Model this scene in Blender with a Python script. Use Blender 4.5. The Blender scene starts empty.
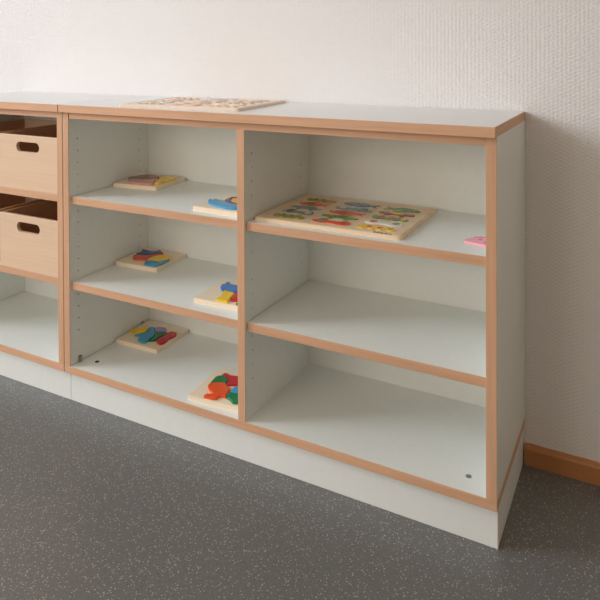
import bpy, bmesh, math, random
from mathutils import Vector, Matrix
random.seed(7)
scene = bpy.context.scene
COL = scene.collection

# ---------------------------------------------------------------- colours / materials
def lin(r, g, b):
    f = lambda c: (c/255/12.92) if c/255 <= .04045 else ((c/255+.055)/1.055)**2.4
    return (f(r), f(g), f(b), 1)

class N:
    def __init__(s, name):
        s.m = bpy.data.materials.new(name); s.m.use_nodes = True
        s.t = s.m.node_tree; s.b = s.t.nodes['Principled BSDF']
    def n(s, typ, **kw):
        o = s.t.nodes.new(typ)
        for k, v in kw.items():
            if k in o.inputs.keys(): o.inputs[k].default_value = v
            else: setattr(o, k, v)
        return o
    def l(s, a, b): s.t.links.new(a, b)
    def coord(s, scale):
        tc = s.n('ShaderNodeTexCoord'); mp = s.n('ShaderNodeMapping')
        mp.inputs['Scale'].default_value = scale
        s.l(tc.outputs['Object'], mp.inputs['Vector']); return mp.outputs['Vector']
    def math(s, op, a, b=0.0):
        o = s.n('ShaderNodeMath', operation=op)
        for i, v in enumerate((a, b)):
            if isinstance(v, (int, float)): o.inputs[i].default_value = v
            else: s.l(v, o.inputs[i])
        return o.outputs[0]
    def ramp(s, fac, stops):
        r = s.n('ShaderNodeValToRGB'); e = r.color_ramp.elements
        e[0].position, e[0].color = stops[0]; e[1].position, e[1].color = stops[-1]
        for p, c in stops[1:-1]:
            x = e.new(p); x.color = c
        s.l(fac, r.inputs['Fac']); return r.outputs['Color']

def plain(name, c, rough=.5, var=.04, scale=30, spec=.5, bump=0.0):
    k = N(name)
    v = k.coord((scale,)*3)
    no = k.n('ShaderNodeTexNoise', Scale=1.0, Detail=3.0)
    k.l(v, no.inputs['Vector'])
    d = tuple(x*(1-var) for x in c[:3])+(1,); e = tuple(min(1, x*(1+var)) for x in c[:3])+(1,)
    k.l(k.ramp(no.outputs['Fac'], [(.3, d), (.7, e)]), k.b.inputs['Base Color'])
    k.b.inputs['Roughness'].default_value = rough
    k.b.inputs['Specular IOR Level'].default_value = spec
    if bump:
        bp = k.n('ShaderNodeBump', Strength=.3, Distance=bump)
        k.l(no.outputs['Fac'], bp.inputs['Height']); k.l(bp.outputs['Normal'], k.b.inputs['Normal'])
    return k.m

def wood(name, c, axis='X', contrast=.14, rough=.45, fine=1.0):
    """beech-like wood: long streaks with short darker flecks along one axis"""
    k = N(name)
    L, S = 5*fine, 130*fine
    sc = {'X': (L, S, S), 'Y': (S, L, S), 'Z': (S, S, L)}[axis]
    no = k.n('ShaderNodeTexNoise', Scale=1.0, Detail=4.0, Roughness=.6)
    k.l(k.coord(sc), no.inputs['Vector'])
    sc2 = {'X': (1.6, 14, 14), 'Y': (14, 1.6, 14), 'Z': (14, 14, 1.6)}[axis]
    n2 = k.n('ShaderNodeTexNoise', Scale=1.0, Detail=2.0, Distortion=.6)
    k.l(k.coord(sc2), n2.inputs['Vector'])
    f = k.math('ADD', k.math('MULTIPLY', no.outputs['Fac'], .55), k.math('MULTIPLY', n2.outputs['Fac'], .45))
    dk = tuple(x*(1-contrast*1.2) for x in c[:3])+(1,)
    lt = tuple(min(1, x*(1+contrast)) for x in c[:3])+(1,)
    k.l(k.ramp(f, [(.32, dk), (.5, c), (.68, lt)]), k.b.inputs['Base Color'])
    k.b.inputs['Roughness'].default_value = rough
    k.b.inputs['Specular IOR Level'].default_value = .35
    return k.m

M = {}
M['laminate'] = plain('white_laminate', lin(231, 232, 228), .42, .012, 60, .4)
M['laminate_top'] = plain('white_worktop_laminate', lin(224, 225, 225), .3, .012, 60, .5)
EDGE = lin(214, 167, 133)
for ax in 'XYZ': M['edge'+ax] = wood('beech_edge_'+ax.lower(), EDGE, ax, .10)
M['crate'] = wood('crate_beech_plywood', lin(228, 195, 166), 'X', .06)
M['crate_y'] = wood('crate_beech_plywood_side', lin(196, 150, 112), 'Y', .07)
M['skirting'] = wood('skirting_oak', lin(180, 124, 80), 'X', .10, .4)
M['board'] = wood('pale_puzzle_plywood', lin(238, 219, 194), 'X', .05, .42)
M['board_dark'] = wood('puzzle_tray_edge_ply', lin(232, 206, 174), 'X', .05, .35)
M['board_pink'] = wood('pale_pinkish_puzzle_plywood', lin(232, 212, 196), 'X', .05, .3)
M['steel'] = plain('dull_steel', lin(150, 146, 138), .4); M['steel'].node_tree.nodes['Principled BSDF'].inputs['Metallic'].default_value = .3
M['dark'] = plain('dark_bolt_cap', lin(70, 64, 56), .5)
PAINT = dict(orange=(233, 84, 30), green=(18, 118, 66), green2=(14, 120, 74), red=(196, 24, 36), blue=(30, 118, 196),
    cyan=(54, 152, 190), navy=(14, 72, 128), yellow=(240, 196, 16), purple=(92, 56, 112), lilac=(168, 140, 200),
    brown=(134, 66, 46), rose=(214, 150, 134), vermilion=(222, 72, 40), amber=(244, 168, 32), pink=(250, 168, 184),
    magenta=(226, 110, 138), darkred=(140, 34, 38), teal=(60, 150, 130), grey=(120, 134, 140), olive=(150, 146, 40),
    leaf=(92, 140, 40), white=(232, 228, 220), black=(30, 28, 28), steelblue=(70, 120, 150), sky=(50, 150, 200))
for k_, c_ in PAINT.items(): M[k_] = plain('paint_'+k_, lin(*c_), .16, .03, 80, .6)

def wall_material():
    k = N('embossed_woven_wallpaper')
    tc = k.n('ShaderNodeTexCoord'); sp = k.n('ShaderNodeSeparateXYZ'); k.l(tc.outputs['Object'], sp.inputs[0])
    nz = k.n('ShaderNodeTexNoise', Scale=55.0, Detail=2.0); k.l(tc.outputs['Object'], nz.inputs['Vector'])
    wob = k.math('MULTIPLY', k.math('SUBTRACT', nz.outputs['Fac'], .5), .5)
    xu = k.math('ADD', k.math('MULTIPLY', k.math('ADD', sp.outputs[0], sp.outputs[1]), 1/.0102), k.math('MULTIPLY', wob, .35))
    col = k.math('FLOOR', xu)
    odd = k.math('MULTIPLY', k.math('FLOORED_MODULO', col, 2.0), .5)
    v = k.math('ADD', k.math('ADD', k.math('MULTIPLY', sp.outputs[2], 1/.0098), odd), wob)
    rib = k.math('SINE', k.math('MULTIPLY', k.math('SUBTRACT', xu, col), math.pi))      # one rib per column
    dot = k.math('SINE', k.math('MULTIPLY', v, 2*math.pi))                               # bumps along it, staggered
    h = k.math('MULTIPLY', k.math('MULTIPLY', rib, 2.2), k.math('ADD', k.math('MULTIPLY', dot, .45), .55))
    n2 = k.n('ShaderNodeTexNoise', Scale=160.0, Detail=2.0); k.l(tc.outputs['Object'], n2.inputs['Vector'])
    h2 = k.math('ADD', h, k.math('MULTIPLY', n2.outputs['Fac'], .5))
    bp = k.n('ShaderNodeBump', Strength=.36, Distance=.0009)
    k.l(h2, bp.inputs['Height']); k.l(bp.outputs['Normal'], k.b.inputs['Normal'])
    k.b.inputs['Base Color'].default_value = lin(230, 227, 227)
    k.b.inputs['Roughness'].default_value = .75; k.b.inputs['Specular IOR Level'].default_value = .2
    return k.m
M['wall'] = wall_material()
M['room'] = plain('warm_white_paint', lin(240, 229, 212), .8, .02, 3)
M['ceiling'] = plain('white_ceiling_paint', lin(240, 232, 220), .85, .02, 3)

def floor_material():
    k = N('speckled_grey_linoleum')
    tc = k.n('ShaderNodeTexCoord')
    base = k.n('ShaderNodeTexNoise', Scale=220.0, Detail=3.0); k.l(tc.outputs['Object'], base.inputs['Vector'])
    col = k.ramp(base.outputs['Fac'], [(.3, lin(100, 100, 99)), (.7, lin(113, 113, 111))])
    def specks(scale, thr, keep, stretch, rot):
        mp = k.n('ShaderNodeMapping'); mp.inputs['Scale'].default_value = (scale, scale*stretch, 1)
        mp.inputs['Rotation'].default_value = (0, 0, rot)
        k.l(tc.outputs['Object'], mp.inputs['Vector'])
        vo = k.n('ShaderNodeTexVoronoi', voronoi_dimensions='2D'); vo.inputs['Scale'].default_value = 1
        k.l(mp.outputs[0], vo.inputs['Vector'])
        wn = k.n('ShaderNodeTexWhiteNoise', noise_dimensions='3D'); k.l(vo.outputs['Color'], wn.inputs['Vector'])
        near = k.math('LESS_THAN', vo.outputs['Distance'], thr)
        on = k.math('GREATER_THAN', wn.outputs['Value'], 1-keep)
        return k.math('MULTIPLY', near, on)
    for s_, t_, k_, st, ro, c in ((140, .18, .17, 1.6, .5, lin(198, 196, 188)), (128, .15, .18, .6, 1.1, lin(180, 178, 170)),
                              (230, .22, .25, 1.3, 2.0, lin(142, 141, 134)), (180, .2, .2, 1.2, .2, lin(80, 80, 76))):
        mx = k.n('ShaderNodeMix', data_type='RGBA')
        k.l(specks(s_, t_, k_, st, ro), mx.inputs[0]); k.l(col, mx.inputs[6]); mx.inputs[7].default_value = c
        col = mx.outputs[2]
    k.l(col, k.b.inputs['Base Color'])
    k.b.inputs['Roughness'].default_value = .36; k.b.inputs['Specular IOR Level'].default_value = .7
    return k.m
M['floor'] = floor_material()
def glass_material():
    k = N('window_glass')
    tr = k.n('ShaderNodeBsdfTransparent'); gl = k.n('ShaderNodeBsdfGlossy', Roughness=.02)
    mx = k.n('ShaderNodeMixShader'); mx.inputs[0].default_value = .06
    k.l(tr.outputs[0], mx.inputs[1]); k.l(gl.outputs[0], mx.inputs[2])
    k.l(mx.outputs[0], k.t.nodes['Material Output'].inputs[0])
    return k.m
M['glass'] = glass_material()

# ---------------------------------------------------------------- mesh helpers
def link(name, me, mats, parent=None):
    o = bpy.data.objects.new(name, me); COL.objects.link(o)
    for m in (mats if isinstance(mats, (list, tuple)) else [mats]): me.materials.append(M[m])
    if parent: o.parent = parent
    return o
def world_of(o):
    v = Vector((0, 0, 0))
    while o: v += o.location; o = o.parent
    return v
def bm_box(bm, lo, hi, bev=0, seg=2):
    vs = [bm.verts.new((x, y, z)) for x in (lo[0], hi[0]) for y in (lo[1], hi[1]) for z in (lo[2], hi[2])]
    fs = [bm.faces.new([vs[i] for i in q]) for q in ((0, 1, 3, 2), (4, 6, 7, 5), (0, 4, 5, 1), (2, 3, 7, 6), (0, 2, 6, 4), (1, 5, 7, 3))]
    if bev:
        es = list({e for f in fs for e in f.edges})
        bmesh.ops.bevel(bm, geom=es, offset=bev, segments=seg, affect='EDGES', profile=.6)
def finish(name, bm, mats, parent, shift=None, smooth=False):
    bmesh.ops.recalc_face_normals(bm, faces=bm.faces)
    if shift is not None: bmesh.ops.translate(bm, vec=-shift, verts=bm.verts)
    me = bpy.data.meshes.new(name); bm.to_mesh(me); bm.free()
    if smooth:
        for p in me.polygons: p.use_smooth = True
    return link(name, me, mats, parent)
def box(name, lo, hi, mat, parent=None, bev=0.0, local=False):
    bm = bmesh.new(); bm_box(bm, lo, hi, bev)
    sh = world_of(parent) if parent and not local else None
    return finish(name, bm, mat, parent, sh)
def bm_cyl(bm, c, r, h, axis, seg=14):
    Rm = {'Z': Matrix.Identity(4), 'X': Matrix.Rotation(math.pi/2, 4, 'Y'), 'Y': Matrix.Rotation(math.pi/2, 4, 'X')}[axis]
    bmesh.ops.create_cone(bm, cap_ends=True, segments=seg, radius1=r, radius2=r, depth=h, matrix=Matrix.Translation(c) @ Rm)
def cut(o, cutter_bm):
    """subtract the cutter from the object's mesh for good"""
    bmesh.ops.recalc_face_normals(cutter_bm, faces=cutter_bm.faces)
    me = bpy.data.meshes.new('cutter'); cutter_bm.to_mesh(me); cutter_bm.free()
    c = bpy.data.objects.new('cutter', me); COL.objects.link(c)
    w = world_of(o); c.location = w if False else (0, 0, 0)
    # cutter is given in the object's local frame: undo the parent shift
    c.location = w
    md = o.modifiers.new('cut', 'BOOLEAN'); md.operation = 'DIFFERENCE'; md.object = c; md.solver = 'EXACT'
    bpy.context.view_layer.update()
    dg = bpy.context.evaluated_depsgraph_get()
    new = bpy.data.meshes.new_from_object(o.evaluated_get(dg))
    o.modifiers.clear(); old = o.data; nm = old.name; o.data = new
    bpy.data.meshes.remove(old); new.name = nm
    bpy.data.objects.remove(c); bpy.data.meshes.remove(me)
def smooth_loop(pts, n=5):
    out = []; L = len(pts)
    for i in range(L):
        p0, p1, p2, p3 = (Vector(pts[(i+j-1) % L]) for j in range(4))
        for s in range(n):
            t = s/n
            out.append(.5*((2*p1)+(p2-p0)*t+(2*p0-5*p1+4*p2-p3)*t*t+(3*p1-p0-3*p2+p3)*t**3))
    return out
def bm_prism(bm, pts, z0, z1, bev=0, seg=3, mi=0):
    vs = [bm.verts.new((p[0], p[1], z0)) for p in pts]
    f = bm.faces.new(vs)
    r = bmesh.ops.extrude_face_region(bm, geom=[f])
    nv = [g for g in r['geom'] if isinstance(g, bmesh.types.BMVert)]
    nf = [g for g in r['geom'] if isinstance(g, bmesh.types.BMFace)]
    bmesh.ops.translate(bm, vec=(0, 0, z1-z0), verts=nv)
    fs = set(nf) | {f}
    for v in nv:
        fs |= set(v.link_faces)
    for q in fs: q.material_index = mi
    if bev:
        es = [e for e in nf[0].edges]
        bmesh.ops.bevel(bm, geom=es, offset=bev, segments=seg, affect='EDGES', profile=.5, material=mi)
def rounded(lo, hi, r, n=6):
    out = []
    for cx, cy, a0 in ((hi[0]-r, hi[1]-r, 0), (lo[0]+r, hi[1]-r, 90), (lo[0]+r, lo[1]+r, 180), (hi[0]-r, lo[1]+r, 270)):
        for i in range(n+1):
            a = math.radians(a0+90*i/n); out.append(Vector((cx+r*math.cos(a), cy+r*math.sin(a))))
    return out
def thing(name, label, cat, loc, rz=0, group=None):
    o = bpy.data.objects.new(name, None); COL.objects.link(o); o.empty_display_size = .05
    o.location = loc; o.rotation_euler = (0, 0, rz); o['label'] = label; o['category'] = cat
    if group: o['group'] = group
    return o
def structure(name, lo, hi, mat, bev=0):
    o = box(name, lo, hi, mat, None, bev); o['kind'] = 'structure'; return o

# ---------------------------------------------------------------- dimensions
W, D = 1.265, .358
T = .0225
HB, FB = .0955, .117           # underside / top of the bottom panel
ZT, ZS, H = .858, .8775, .900  # inner top panel, cover slab, total height
YB = .352                      # front of the back panel
S1, S2 = .624, .368            # top faces of the adjustable shelves
ST = .0215
RX0, RX1, RY0, RH = -2.6, 3.7, -3.1, 3.45

# ---------------------------------------------------------------- the room
structure('floor', (RX0-.1, RY0-.1, -.05), (RX1+.1, D+.1, 0), 'floor')
structure('ceiling', (RX0-.1, RY0-.1, RH), (RX1+.1, D+.1, RH+.06), 'ceiling')
structure('wall_back', (RX0-.1, D, 0), (RX1+.1, D+.1, RH), 'wall')
wfr = structure('wall_front', (RX0-.1, RY0-.1, 0), (RX1+.1, RY0, RH), 'room')
FX0, FX1, FZ0, FZ1 = -1.7, .7, .8, 2.1  # opening and window added behind the camera to let in fill light
cb = bmesh.new(); bm_box(cb, (FX0, RY0-.2, FZ0), (FX1, RY0+.1, FZ1)); cut(wfr, cb)
bm = bmesh.new()
for a, b, c, d in ((FX0, FX0+.05, FZ0, FZ1), (FX1-.05, FX1, FZ0, FZ1), (FX0+.05, FX1-.05, FZ0, FZ0+.05), (FX0+.05, FX1-.05, FZ1-.05, FZ1)):
    bm_box(bm, (a, RY0-.08, c), (b, RY0-.02, d))
w2 = finish('added_fill_window', bm, 'ceiling', None); w2['kind'] = 'structure'
box('window_pane', (FX0+.05, RY0-.052, FZ0+.05), (FX1-.05, RY0-.048, FZ1-.05), 'glass', w2)
structure('wall_right', (RX1, RY0, 0), (RX1+.1, D, RH), 'room')
WY0, WY1, WZ0, WZ1 = -2.5, -.30, .35, 3.3
wl = structure('wall_left', (RX0-.1, RY0, 0), (RX0, D, RH), 'room')
cb = bmesh.new(); bm_box(cb, (RX0-.2, WY0, WZ0), (RX0+.1, WY1, WZ1)); cut(wl, cb)
bm = bmesh.new()
fw = .05
for lo, hi in (((WY0, WZ0), (WY1, WZ0+fw)), ((WY0, WZ1-fw), (WY1, WZ1)), ((WY0, WZ0+fw), (WY0+fw, WZ1-fw)), ((WY1-fw, WZ0+fw), (WY1, WZ1-fw)),
               (((WY0+WY1)/2-.03, WZ0+fw), ((WY0+WY1)/2+.03, WZ1-fw))):
    bm_box(bm, (RX0-.08, lo[0], lo[1]), (RX0-.02, hi[0], hi[1]))
wf = finish('window_1', bm, 'ceiling', None); wf['kind'] = 'structure'
for a, b in ((WY0+fw, (WY0+WY1)/2-.03), ((WY0+WY1)/2+.03, WY1-fw)):
    box('window_pane', (RX0-.052, a, WZ0+fw), (RX0-.048, b, WZ1-fw), 'glass', wf)
bm = bmesh.new()
x0, x1 = W+.0005, RX1
prof = [(D, 0), (D-.016, 0), (D-.016, .041), (D-.0125, .0465), (D-.006, .049), (D, .049)]
va = [bm.verts.new((x0, y, z)) for y, z in prof]; vb = [bm.verts.new((x1, y, z)) for y, z in prof]
for i in range(len(prof)):
    j = (i+1) % len(prof); bm.faces.new((va[i], va[j], vb[j], vb[i]))
bm.faces.new(va); bm.faces.new(vb[::-1])
bb = finish('baseboard_back', bm, 'skirting', None); bb['kind'] = 'structure'

# ---------------------------------------------------------------- the shelf units
E = .002   # thickness of the beech edge banding
HOLES = [.214+.0363*k for k in range(17)]
def panel(name, lo, hi, root, edges, mat='laminate'):
    """a laminate board whose named sides carry beech edge strips; edges: {'front': axis, 'right': axis}"""
    lo, hi = list(lo), list(hi); strips = []
    full_lo, full_hi = list(lo), list(hi)
    if 'front' in edges: lo[1] += E; strips.append(((full_lo[0], full_lo[1], full_lo[2]), (full_hi[0], lo[1], full_hi[2]), edges['front']))
    if 'right' in edges: hi[0] -= E; strips.append(((hi[0], lo[1], full_lo[2]), (full_hi[0], full_hi[1], full_hi[2]), edges['right']))
    p = box(name, lo, hi, mat, root)
    for a, b, ax in strips: box('edge_band', a, b, 'edge'+ax, p, .0008)
    return p
def drill(p, faces, zs, ys=(.0355, .305)):
    cb = bmesh.new(); w = world_of(p)
    for x in faces:
        for y in ys:
            for z in zs: bm_cyl(cb, Vector((x, y, z))-w, .0026, .016, 'X', 10)
    cut(p, cb)
def carcass(root, X0, X1, right_open, with_divider):
    Yf = 0.0
    panel('bottom_panel', (X0, Yf, HB), (X1, YB, FB), root, {'front': 'X', **({'right': 'Y'} if right_open else {})})
    l = panel('side_panel', (X0, Yf, FB+.0012), (X0+T, D-.001, ZS), root, {'front': 'Z'})
    r = panel('side_panel', (X1-T, Yf, FB), (X1, D-.001, ZS), root, {'front': 'Z'})
    drill(l, [X0+T], HOLES)
    drill(r, [X1-T], HOLES)
    panel('top_panel', (X0+T+.0006, Yf+.0022, ZT), (X1-T-.0008, YB, ZS-.0006), root, {'front': 'X'})
    box('back_panel', (X0+T, YB, FB), (X1-T, D-.001, ZS), 'laminate', root)
    s = .0157
    panel('cover_top', (X0, -s, ZS), (X1-(0 if right_open else .0016), D-.0022, H), root, {'front': 'X', 'right': 'Y'} if right_open else {'front': 'X'}, 'laminate_top')
    if with_divider:
        xm = (X0+X1)/2
        d = panel('divider', (xm-.011, Yf, FB), (xm+.011, YB, ZT), root, {'front': 'Z'})
        drill(d, [xm-.011, xm+.011], HOLES)
    # plinth: front board, returned along the open side
    bm = bmesh.new(); r_ = .0243; e = .0033
    gp = .0015
    bm_box(bm, (X0+.0003, r_, 0), (X1-(e if right_open else -.0020), r_+.018, HB), .0006, 1)
    if right_open: bm_box(bm, (X1-e-.018, r_+.018, 0), (X1-e, D-.001, HB))
    pl = finish('plinth', bm, 'laminate', root, world_of(root))
    if right_open: box('edge_band', (X1-e, r_, 0), (X1-e+.0012, r_+.0025, HB-.0004), 'edgeZ', pl)
    return l, r

main = thing('shelf_cabinet', 'long white open shelf cabinet with beech edges, two bays of three compartments each', 'shelf cabinet', (W/2, D/2, 0))
carcass(main, 0.0, W, True, True)
XM = W/2
def shelf(root, xa, xb, z, rec=.008):
    sh = panel('shelf', (xa+.002, rec, z-ST), (xb-.0012, YB-.001, z), root, {'front': 'X'})
    for x, sg in ((xa, 1), (xb, -1)):
        for y in (.0355, .305):
            bm = bmesh.new(); bm_cyl(bm, Vector((x+sg*.003, y, z-ST-.0025)), .0024, .010, 'X', 10)
            finish('shelf_pin', bm, 'steel', sh, world_of(sh))
    return sh
for z in (S1, S2):
    shelf(main, T, XM-.011, z)
    shelf(main, XM+.011, W-T, z)
for x, y in ((.072, .0594), (1.193, .054), (.10, .31)):
    bm = bmesh.new(); bm_cyl(bm, Vector((x, y, FB+.0004)), .0062, .0012, 'Z', 18); bm_cyl(bm, Vector((x, y, FB+.0009)), .0035, .0012, 'Z', 6)
    b = finish('bolt_cap', bm, 'steel' if x > 1 else 'dark', main, world_of(main)); b['label'] = 'metal bolt cap'
for y in (.037, .315):
    bm = bmesh.new(); bm_box(bm, (T, y-.006, FB), (T+.005, y+.006, FB+.019), .002); bm_cyl(bm, Vector((T+.0055, y, FB+.012)), .004, .003, 'X', 14)
    b = finish('corner_fitting', bm, 'steel', main, world_of(main)); b['label'] = 'small metal corner fitting'

LX0, LX1 = -.6298, -.0030
left = thing('shelf_cabinet', 'white shelf cabinet with beech edges holding wooden crates, cut off at left', 'shelf cabinet', ((LX0+LX1)/2, D/2, 0))
carcass(left, LX0, LX1, False, False)
L1, L2 = .6262, .3735
shelf(left, LX0+T, LX1-T, L1, .002); shelf(left, LX0+T, LX1-T, L2, .002)

# ---------------------------------------------------------------- crates
CW, CD, CH = .268, .335, .1695
def make_crate(label, x, z):
    t = thing('wooden_crate', label, 'crate', (x, .004+CD/2, z), 0, 'wooden crates in the left cabinet')
    a, b = -CW/2, CW/2; y0, y1 = -CD/2, CD/2; th = .011
    def slotted(nm, ya, yb, lab=None):
        p = box(nm, (a, ya, 0), (b, yb, CH), 'crate', t, .0018, True)
        cb = bmesh.new(); bm_prism(cb, [(q.x, q.y) for q in rounded((-.052, -.0155), (.052, .0155), .0154, 8)], -.05, .05)
        bmesh.ops.rotate(cb, cent=(0, 0, 0), matrix=Matrix.Rotation(math.pi/2, 3, 'X'), verts=cb.verts)
        bmesh.ops.translate(cb, vec=(0, (ya+yb)/2, CH-.036), verts=cb.verts)
        cut(p, cb); return p
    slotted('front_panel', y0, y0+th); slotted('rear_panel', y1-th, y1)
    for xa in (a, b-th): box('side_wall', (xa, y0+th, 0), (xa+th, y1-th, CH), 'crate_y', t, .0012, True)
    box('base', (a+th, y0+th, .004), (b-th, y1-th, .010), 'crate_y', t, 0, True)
    return t
def copy_thing(src, label, loc, rz=None):
    r = src.copy(); COL.objects.link(r); r.location = loc; r['label'] = label
    if rz is not None: r.rotation_euler = (0, 0, rz)
    for ch in src.children:
        c = ch.copy(); COL.objects.link(c); c.parent = r
        for g in ch.children:
            d = g.copy(); COL.objects.link(d); d.parent = c
    return r
xb_, xa_ = -.0255-CW/2, -.317-CW/2
crate = make_crate('upper wooden crate with slot handle on top shelf of left cabinet', xb_, L1)
copy_thing(crate, 'lower wooden crate with slot handle on middle shelf of left cabinet', (xb_, .004+CD/2, L2))
copy_thing(crate, 'upper wooden crate mostly beyond the left picture edge, glimpsed beside another', (xa_, .004+CD/2, L1))
copy_thing(crate, 'lower wooden crate mostly beyond the left picture edge, glimpsed beside another', (xa_, .004+CD/2, L2))

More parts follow.
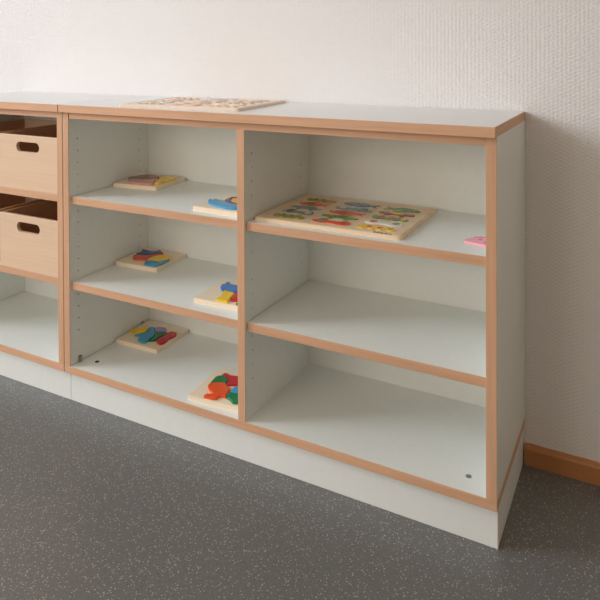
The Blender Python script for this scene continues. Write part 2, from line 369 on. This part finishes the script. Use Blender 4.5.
# ---------------------------------------------------------------- small chunky puzzles
BT, PH = .013, .006
PZ = {
'B3': {
  'orange': [(0.4727, 0.074), (0.4706, 0.0873), (0.4786, 0.0974), (0.4935, 0.1052), (0.5099, 0.107), (0.5206, 0.0968), (0.5356, 0.0913), (0.5418, 0.0749), (0.5453, 0.0574), (0.5511, 0.049), (0.5409, 0.0479), (0.5327, 0.0423), (0.5321, 0.0295), (0.5222, 0.023), (0.5076, 0.0229), (0.4947, 0.0237), (0.4946, 0.0373), (0.5031, 0.0426), (0.5081, 0.0477), (0.4904, 0.0567)],
  'green': [(0.4701, 0.0898), (0.4665, 0.1072), (0.4636, 0.1221), (0.47, 0.135), (0.4844, 0.1401), (0.4984, 0.1309), (0.507, 0.1192), (0.5093, 0.1085), (0.4927, 0.1062), (0.4779, 0.0984)],
  'red': [(0.4738, 0.1369), (0.4733, 0.1525), (0.4843, 0.1554), (0.4953, 0.1506), (0.5151, 0.1552), (0.5321, 0.1603), (0.5545, 0.1258), (0.542, 0.1147), (0.5269, 0.1077), (0.5154, 0.1062), (0.5079, 0.1197), (0.4976, 0.1329), (0.4849, 0.1413)],
  'sky': [(0.5462, 0.0763), (0.5421, 0.0925), (0.5454, 0.1097), (0.5614, 0.1115), (0.5743, 0.0918), (0.5659, 0.0788)],
  'green2': [(0.5467, 0.056), (0.5447, 0.0707), (0.5485, 0.0758), (0.5667, 0.0776), (0.5782, 0.0896), (0.6026, 0.052), (0.5927, 0.0386), (0.5802, 0.0361), (0.5677, 0.044), (0.5554, 0.0479)],
},
'A3': {
  'yellow': [(0.0359, 0.2455), (0.041, 0.2638), (0.0534, 0.279), (0.0647, 0.2884), (0.0752, 0.2877), (0.0864, 0.2676), (0.086, 0.2521), (0.0733, 0.2329), (0.0573, 0.227), (0.0471, 0.2343)],
  'cyan': [(0.0697, 0.2251), (0.0815, 0.238), (0.09, 0.2499), (0.0895, 0.2675), (0.0757, 0.2906), (0.092, 0.2991), (0.1035, 0.2808), (0.1191, 0.2676), (0.1321, 0.2452), (0.1357, 0.2243), (0.1402, 0.205), (0.1337, 0.1937), (0.1152, 0.1959), (0.1, 0.2081), (0.0968, 0.2186), (0.0821, 0.2233)],
  'lilac': [(0.0966, 0.2963), (0.1069, 0.3068), (0.1273, 0.3105), (0.1394, 0.2995), (0.1335, 0.2853), (0.1181, 0.2747), (0.1056, 0.2819)],
  'green': [(0.12, 0.269), (0.137, 0.2812), (0.1539, 0.2875), (0.156, 0.2635), (0.1528, 0.2429), (0.158, 0.2262), (0.1453, 0.2133), (0.1398, 0.2111), (0.1401, 0.225), (0.1353, 0.2444)],
  'red': [(0.1565, 0.288), (0.1671, 0.3003), (0.1831, 0.2985), (0.1973, 0.2834), (0.1967, 0.2691), (0.1884, 0.2542), (0.1975, 0.2373), (0.2002, 0.2205), (0.1884, 0.2105), (0.1711, 0.2156), (0.1599, 0.2297), (0.1599, 0.2418), (0.1609, 0.2611)],
},
'A2': {
  'navy': [(0.0456, 0.2611), (0.0458, 0.2851), (0.0316, 0.3058), (0.0467, 0.3062), (0.0676, 0.3048), (0.0854, 0.3092), (0.0903, 0.3288), (0.1106, 0.315), (0.124, 0.304), (0.1075, 0.2884), (0.0948, 0.2736), (0.0793, 0.2621), (0.0631, 0.2561)],
  'vermilion': [(0.0641, 0.2243), (0.0506, 0.2461), (0.0616, 0.253), (0.0828, 0.2581), (0.099, 0.2688), (0.111, 0.2844), (0.1298, 0.3023), (0.1307, 0.291), (0.1178, 0.2716), (0.112, 0.2491), (0.119, 0.2324), (0.1068, 0.2216), (0.0861, 0.2165)],
  'yellow': [(0.1194, 0.2349), (0.1171, 0.2529), (0.1234, 0.2699), (0.1328, 0.2886), (0.1489, 0.2969), (0.1725, 0.286), (0.1826, 0.2687), (0.1747, 0.2534), (0.1681, 0.2346), (0.1445, 0.2356), (0.1255, 0.228)],
  'cyan': [(0.1378, 0.1961), (0.1258, 0.2215), (0.1464, 0.2311), (0.1713, 0.2308), (0.1779, 0.2496), (0.1858, 0.2647), (0.2034, 0.2409), (0.1976, 0.2164), (0.1818, 0.1924), (0.1559, 0.1873)],
},
'A1': {
  'brown': [(0.0314, 0.2412), (0.041, 0.2687), (0.0508, 0.2967), (0.0749, 0.3089), (0.1096, 0.3035), (0.1303, 0.2766), (0.1164, 0.2513), (0.0895, 0.234), (0.0609, 0.2141)],
  'rose': [(0.0614, 0.2089), (0.094, 0.2291), (0.1208, 0.2463), (0.1363, 0.2686), (0.1495, 0.2324), (0.1725, 0.2009), (0.1503, 0.1846), (0.1145, 0.1833), (0.0928, 0.1775)],
  'yellow': [(0.1136, 0.3017), (0.1327, 0.3114), (0.1483, 0.3231), (0.1831, 0.3034), (0.2038, 0.2777), (0.1974, 0.2532), (0.1807, 0.2342), (0.1922, 0.2109), (0.1773, 0.2034), (0.155, 0.2317), (0.14, 0.2687)],
},
'B2': {
  'blue': [(0.4706, 0.139), (0.4623, 0.1604), (0.4664, 0.1677), (0.4629, 0.1817), (0.4746, 0.1824), (0.4855, 0.1724), (0.5055, 0.1724), (0.5214, 0.1755), (0.5424, 0.1463), (0.5327, 0.1314), (0.5166, 0.1264), (0.5079, 0.1249), (0.4933, 0.1317), (0.4925, 0.1213)],
  'yellow': [(0.5147, 0.0513), (0.5107, 0.0677), (0.5106, 0.0816), (0.5026, 0.1012), (0.4939, 0.128), (0.5093, 0.1227), (0.5289, 0.1226), (0.538, 0.1005), (0.5417, 0.0838), (0.5499, 0.0606), (0.5402, 0.0475), (0.5275, 0.0467)],
  'red': [(0.5477, 0.0777), (0.5387, 0.108), (0.5315, 0.123), (0.5438, 0.1294), (0.5589, 0.1209), (0.578, 0.0888), (0.5677, 0.0789)],
  'green': [(0.577, 0.0524), (0.5774, 0.0615), (0.5906, 0.0639), (0.5954, 0.051), (0.585, 0.05)],
},
'B1': {
  'sky': [(0.4627, 0.0933), (0.4551, 0.1091), (0.4681, 0.1078), (0.4692, 0.1202), (0.4827, 0.1152), (0.506, 0.11), (0.538, 0.0944), (0.5592, 0.094), (0.5733, 0.0983), (0.5952, 0.0647), (0.5856, 0.0542), (0.5622, 0.0478), (0.5304, 0.053), (0.5002, 0.0631), (0.4784, 0.0744)],
  'purple': [(0.5032, 0.114), (0.4973, 0.1426), (0.501, 0.1606), (0.5151, 0.1662), (0.5201, 0.1558), (0.5083, 0.1498), (0.5112, 0.1338), (0.5177, 0.1214), (0.5351, 0.1072), (0.5562, 0.1014), (0.5595, 0.0964), (0.5383, 0.0968), (0.5154, 0.1048)],
  'amber': [(0.5192, 0.1221), (0.5118, 0.1452), (0.5217, 0.1534), (0.5404, 0.1487), (0.5592, 0.1082), (0.555, 0.1031), (0.5354, 0.1096)],
},
}
NICE = {'green2': 'dark green', 'sky': 'light blue', 'cyan': 'sea blue', 'lilac': 'lilac', 'vermilion': 'orange red', 'navy': 'dark blue',
        'rose': 'dusky pink', 'amber': 'orange yellow', 'brown': 'reddish brown'}
def chunky(key, x, y, z, ang, size, label):
    """square plywood board whose front-left corner is (x, y), with raised painted pieces"""
    rz = math.radians(ang); c, s = math.cos(rz), math.sin(rz); h = size/2
    cx, cy = x+c*h-s*h, y+s*h+c*h
    t = thing('wooden_puzzle', label, 'puzzle', (cx, cy, z), rz, 'small wooden puzzles')
    bm = bmesh.new()
    bm_prism(bm, [(p.x, p.y) for p in rounded((-h, -h), (h, h), .004, 4)], 0, BT, .0012, 2)
    finish('board', bm, 'board', t)
    for col, pts in PZ[key].items():
        loc = []
        for px, py in pts:
            dx, dy = px-cx, py-cy; lx, ly = c*dx+s*dy, -s*dx+c*dy
            m = h-.004; loc.append((max(-m, min(m, lx)), max(-m, min(m, ly))))
        g = sum((Vector(p) for p in loc), Vector((0, 0)))/len(loc)
        sm = [g+(p-g)*.985 for p in smooth_loop(loc, 4)]
        bm = bmesh.new()
        try: bm_prism(bm, sm, BT, BT+PH, .0021, 3)
        except Exception: bm.free(); bm = bmesh.new(); bm_prism(bm, sm, BT, BT+PH)
        o = finish('puzzle_piece', bm, col, t)
        o['label'] = NICE.get(col, col)+' puzzle piece'
    return t
chunky('A1', .0377, .1663, S1, 6.0, .165, 'square puzzle with brown and yellow pieces at rear of upper left shelf')
chunky('B1', .4500, .0395, S1, -2.0, .160, 'square puzzle with light blue, purple and orange pieces on upper left shelf')
chunky('A2', .0310, .1800, S2, 3.5, .164, 'square puzzle with dark blue and orange red pieces at rear of middle left shelf')
chunky('B2', .4437, .0500, S2, 3.0, .165, 'square puzzle with blue, yellow and red pieces at front of middle left shelf')
chunky('A3', .0330, .1790, FB, 1.6, .166, 'square puzzle with yellow, sea blue, lilac and red pieces at rear of left bay bottom')
chunky('B3', .4495, .0162, FB, 4.5, .164, 'square puzzle with bright orange, green and red pieces at front of left bay bottom')

# ---------------------------------------------------------------- the two big tray puzzles
def blob(cx, cy, rx, ry, n=20): return [(cx+rx*math.cos(2*math.pi*i/n), cy+ry*math.sin(2*math.pi*i/n)) for i in range(n)]
def sil(kind):
    """outline in a unit box: x 0..1 along the animal, y 0..1 upwards; second entry: patches (outline, colour slot)"""
    if kind == 'crawler':
        return smooth_loop([(0, .45), (.05, .8), (.16, .72), (.26, .9), (.38, .72), (.5, .92), (.62, .72), (.74, .9), (.86, .75), (1, .5), (.92, .18), (.78, .28), (.66, .1), (.54, .26), (.42, .08), (.3, .26), (.18, .1), (.06, .2)], 4), [(blob(.3, .5, .07, .22), 1), (blob(.58, .5, .07, .22), 1), (blob(.85, .52, .07, .18), 2)]
    if kind == 'fish':
        return smooth_loop([(0, .15), (.12, .45), (0, .85), (.2, .62), (.45, .95), (.75, .85), (1, .5), (.78, .15), (.45, .05), (.2, .38)], 5), [(blob(.62, .5, .16, .26), 1), (blob(.88, .58, .04, .1), 2)]
    if kind == 'long_body':
        return smooth_loop([(0, .5), (.1, .75), (.3, .7), (.5, .95), (.72, .9), (.85, .75), (1, .55), (.92, .35), (.8, .3), (.78, .05), (.68, .05), (.64, .28), (.4, .25), (.36, .05), (.26, .05), (.24, .3), (.1, .35)], 4), [(blob(.52, .6, .2, .2), 1), (blob(.9, .55, .05, .1), 2)]
    return smooth_loop([(0, .35), (.05, .75), (.2, .95), (.32, .7), (.6, .7), (.7, 1), (.85, .95), (.88, .65), (1, .5), (.95, .2), (.75, .08), (.5, .2), (.25, .05), (.08, .12)], 4), [(blob(.78, .55, .1, .25), 1), (blob(.18, .55, .1, .25), 2)]
GRID = [[('crawler', 'olive', 'leaf', 'olive'), ('wide', 'grey', 'black', 'white'), ('long_body', 'grey', 'teal', 'white'), ('fish', 'vermilion', 'leaf', 'white'), ('crawler', 'olive', 'black', 'amber')],
        [('wide', 'vermilion', 'teal', 'red'), ('long_body', 'leaf', 'green', 'olive'), ('fish', 'vermilion', 'red', 'white'), ('wide', 'grey', 'steelblue', 'white'), ('fish', 'steelblue', 'cyan', 'grey')],
        [('crawler', 'yellow', 'vermilion', 'olive'), ('wide', 'white', 'vermilion', 'grey'), ('crawler', 'leaf', 'red', 'yellow'), ('long_body', 'darkred', 'yellow', 'leaf'), ('fish', 'leaf', 'green', 'olive')]]
CX = (-.117, .002, .121); LEN = (.09, .102, .097); CY = (-.103, -.055, -.008, .040, .089)
TW, TD = .394, .296
GLARE_WASHED = {}  # paints mixed towards the board tone, washed-out grazing glare put into the colour
for k_ in ('olive', 'leaf', 'grey', 'black', 'white', 'teal', 'vermilion', 'amber', 'red', 'green', 'steelblue', 'cyan', 'yellow', 'darkred'):
    c_ = PAINT[k_]; q_ = tuple(v*.2+w_*.8 for v, w_ in zip(c_, (226, 206, 186))); GLARE_WASHED[k_] = 'pale_'+k_
    M['pale_'+k_] = plain('pale_paint_'+k_, lin(*q_), .25, .03, 80, .5)
def tray(label, loc, rz, word):
    t = thing('tray_puzzle', label, 'puzzle', loc, rz)
    TZ = .0090 if word else .0075
    board = 'board_dark' if word else 'board_pink'
    bm = bmesh.new()
    bm_prism(bm, [(p.x, p.y) for p in rounded((-TW/2, -TD/2), (TW/2, TD/2), .010, 6)], 0, TZ, .0022, 3)
    finish('board', bm, board, t)
    # thin raised border strip round the play area
    bm = bmesh.new(); n = 8
    for z in (0,):
        o_ = rounded((-TW/2+.004, -TD/2+.004), (TW/2-.004, TD/2-.004), .013, n); i_ = rounded((-TW/2+.019, -TD/2+.016), (TW/2-.019, TD/2-.016), .008, n)
        rings = [[bm.verts.new((p.x, p.y, zz)) for p in r] for r, zz in ((o_, TZ-.0001), (o_, TZ+.0008), (i_, TZ+.0008), (i_, TZ-.0001))]
        L = len(o_)
        for a in range(4):
            b = (a+1) % 4
            for i in range(L): bm.faces.new((rings[a][i], rings[a][(i+1) % L], rings[b][(i+1) % L], rings[b][i]))
    finish('border', bm, board, t)
    for ci in range(3):
        for ri in range(5):
            kind, a, b, c = GRID[ci][ri]; out, patches = sil(kind); l, h = LEN[ci], .042
            fl = -1 if (ci+ri) % 2 else 1
            P = lambda q: ((q[0]-.5)*l*fl+CX[ci], (q[1]-.5)*h+CY[ri])
            pts = [P(q) for q in out]
            bm = bmesh.new(); bm_prism(bm, pts, TZ, TZ+.0017, .0004, 1)
            for pp, slot in patches: bm_prism(bm, [P(q) for q in pp], TZ+.0016, TZ+.0021, 0, 1, slot)
            o = finish('puzzle_piece', bm, [a, b, c] if word else [GLARE_WASHED[q] for q in (a, b, c)], t)
            o['label'] = ('' if word else 'glare-washed ')+'%s puzzle piece' % {'leaf': 'grass green', 'vermilion': 'orange red', 'darkred': 'dark red', 'steelblue': 'blue'}.get(a, a)
    if word:
        cu = bpy.data.curves.new('w', 'FONT'); cu.body = 'beleduc'; cu.size = .0150; cu.extrude = .0002; cu.align_x = 'CENTER'; cu.align_y = 'CENTER'
        to = bpy.data.objects.new('w', cu); COL.objects.link(to); bpy.context.view_layer.update()
        me = bpy.data.meshes.new_from_object(to.evaluated_get(bpy.context.evaluated_depsgraph_get()))
        bpy.data.objects.remove(to); bpy.data.curves.remove(cu)
        me.materials.clear()
        for v in me.vertices: v.co = (v.co.x+.150, v.co.y-.1395, v.co.z+.0100)
        w_ = link('printed_word', me, 'black', t); w_['label'] = 'small black printed word'
    return t
tray('large wooden tray puzzle with rows of colourful shapes on upper right shelf', (.8480, .1795, S1), math.radians(.3), True)
tray('large wooden tray puzzle lying on the cabinet top', (.396, .1720, H), math.radians(4.5), False)

# ---------------------------------------------------------------- the pink piece
t = thing('flat_toy_piece', 'small flat pink piece with darker marks beside the right post', 'toy piece', (1.205, .105, S1))
out = [(1.1752, .0888), (1.1800, .1109), (1.1889, .1264), (1.2008, .1343), (1.2183, .1371), (1.2340, .124), (1.2380, .096), (1.2310, .076), (1.2135, .0773), (1.193, .083)]
bm = bmesh.new(); bm_prism(bm, [(p.x-1.205, p.y-.105) for p in smooth_loop(out, 4)], 0, .0045, .0006, 2)
finish('body', bm, 'pink', t)
for cx, cy, r1, r2 in ((.002, .005, .0045, .006), (.0165, -.012, .0035, .005), (-.004, .022, .012, .003)):
    bm = bmesh.new(); bm_prism(bm, blob(cx, cy, r1, r2, 14), .0044, .0049); o = finish('mark', bm, 'magenta', t); o['label'] = 'darker pink mark'

# ---------------------------------------------------------------- daylight through the left window, added fill from the front
ld = bpy.data.lights.new('window_daylight', 'AREA'); ld.shape = 'RECTANGLE'; ld.energy = 42; ld.color = (.84, .925, 1.0)
lo = bpy.data.objects.new('window_daylight', ld); COL.objects.link(lo)
ld.size, ld.size_y = 1.9, 1.9
lo.location = (RX0-.14, -1.3, 2.1)
lo.rotation_euler = Vector((1, 0, 0)).to_track_quat('-Z', 'Y').to_euler()
l2 = bpy.data.lights.new('added_front_fill', 'AREA'); l2.shape = 'RECTANGLE'; l2.energy = 37; l2.color = (1.0, .87, .73)  # added warm fill lamp, brightens the shaded bays from the front
l2.size, l2.size_y = FX1-FX0, FZ1-FZ0
o2 = bpy.data.objects.new('added_front_fill', l2); COL.objects.link(o2); o2.location = ((FX0+FX1)/2, RY0-.14, (FZ0+FZ1)/2)
o2.rotation_euler = Vector((0, 1, 0)).to_track_quat('-Z', 'Z').to_euler()
sd = bpy.data.lights.new('hazy_sun', 'SUN'); sd.energy = 1.9; sd.angle = math.radians(22); sd.color = (.86, .925, 1.0)
so = bpy.data.objects.new('hazy_sun', sd); COL.objects.link(so); so.location = (-6, -4, 4)
so.rotation_euler = Vector((1, .56, -.42)).to_track_quat('-Z', 'Y').to_euler()
scene.cycles.diffuse_bounces = 10; scene.cycles.max_bounces = 16
world = bpy.data.worlds.new('sky'); scene.world = world; world.use_nodes = True
world.node_tree.nodes['Background'].inputs[0].default_value = (.75, .86, 1, 1)
world.node_tree.nodes['Background'].inputs[1].default_value = .6

# ---------------------------------------------------------------- camera
cam = bpy.data.cameras.new('camera'); co = bpy.data.objects.new('camera', cam); COL.objects.link(co)
r = Vector((0.88244453, 0.47039909, -0.00404321)); u = Vector((-0.00148859, 0.01138722, 0.99993406)); w = Vector((-0.47041411, 0.88238032, -0.01074882))
m = Matrix((r, u, -w)).transposed().to_4x4(); m.translation = Vector((1.53578, -1.37149, 1.06241))
co.matrix_world = m
cam.sensor_width = 36; cam.lens = 36*647.49/600
cam.shift_x = 0; cam.shift_y = -(300-55.82)/600
cam.clip_start = .02
scene.camera = co
scene.view_settings.view_transform = 'Standard'; scene.view_settings.look = 'None'
scene.view_settings.gamma = 1; scene.view_settings.use_curve_mapping = False
scene.view_settings.exposure = 0.12
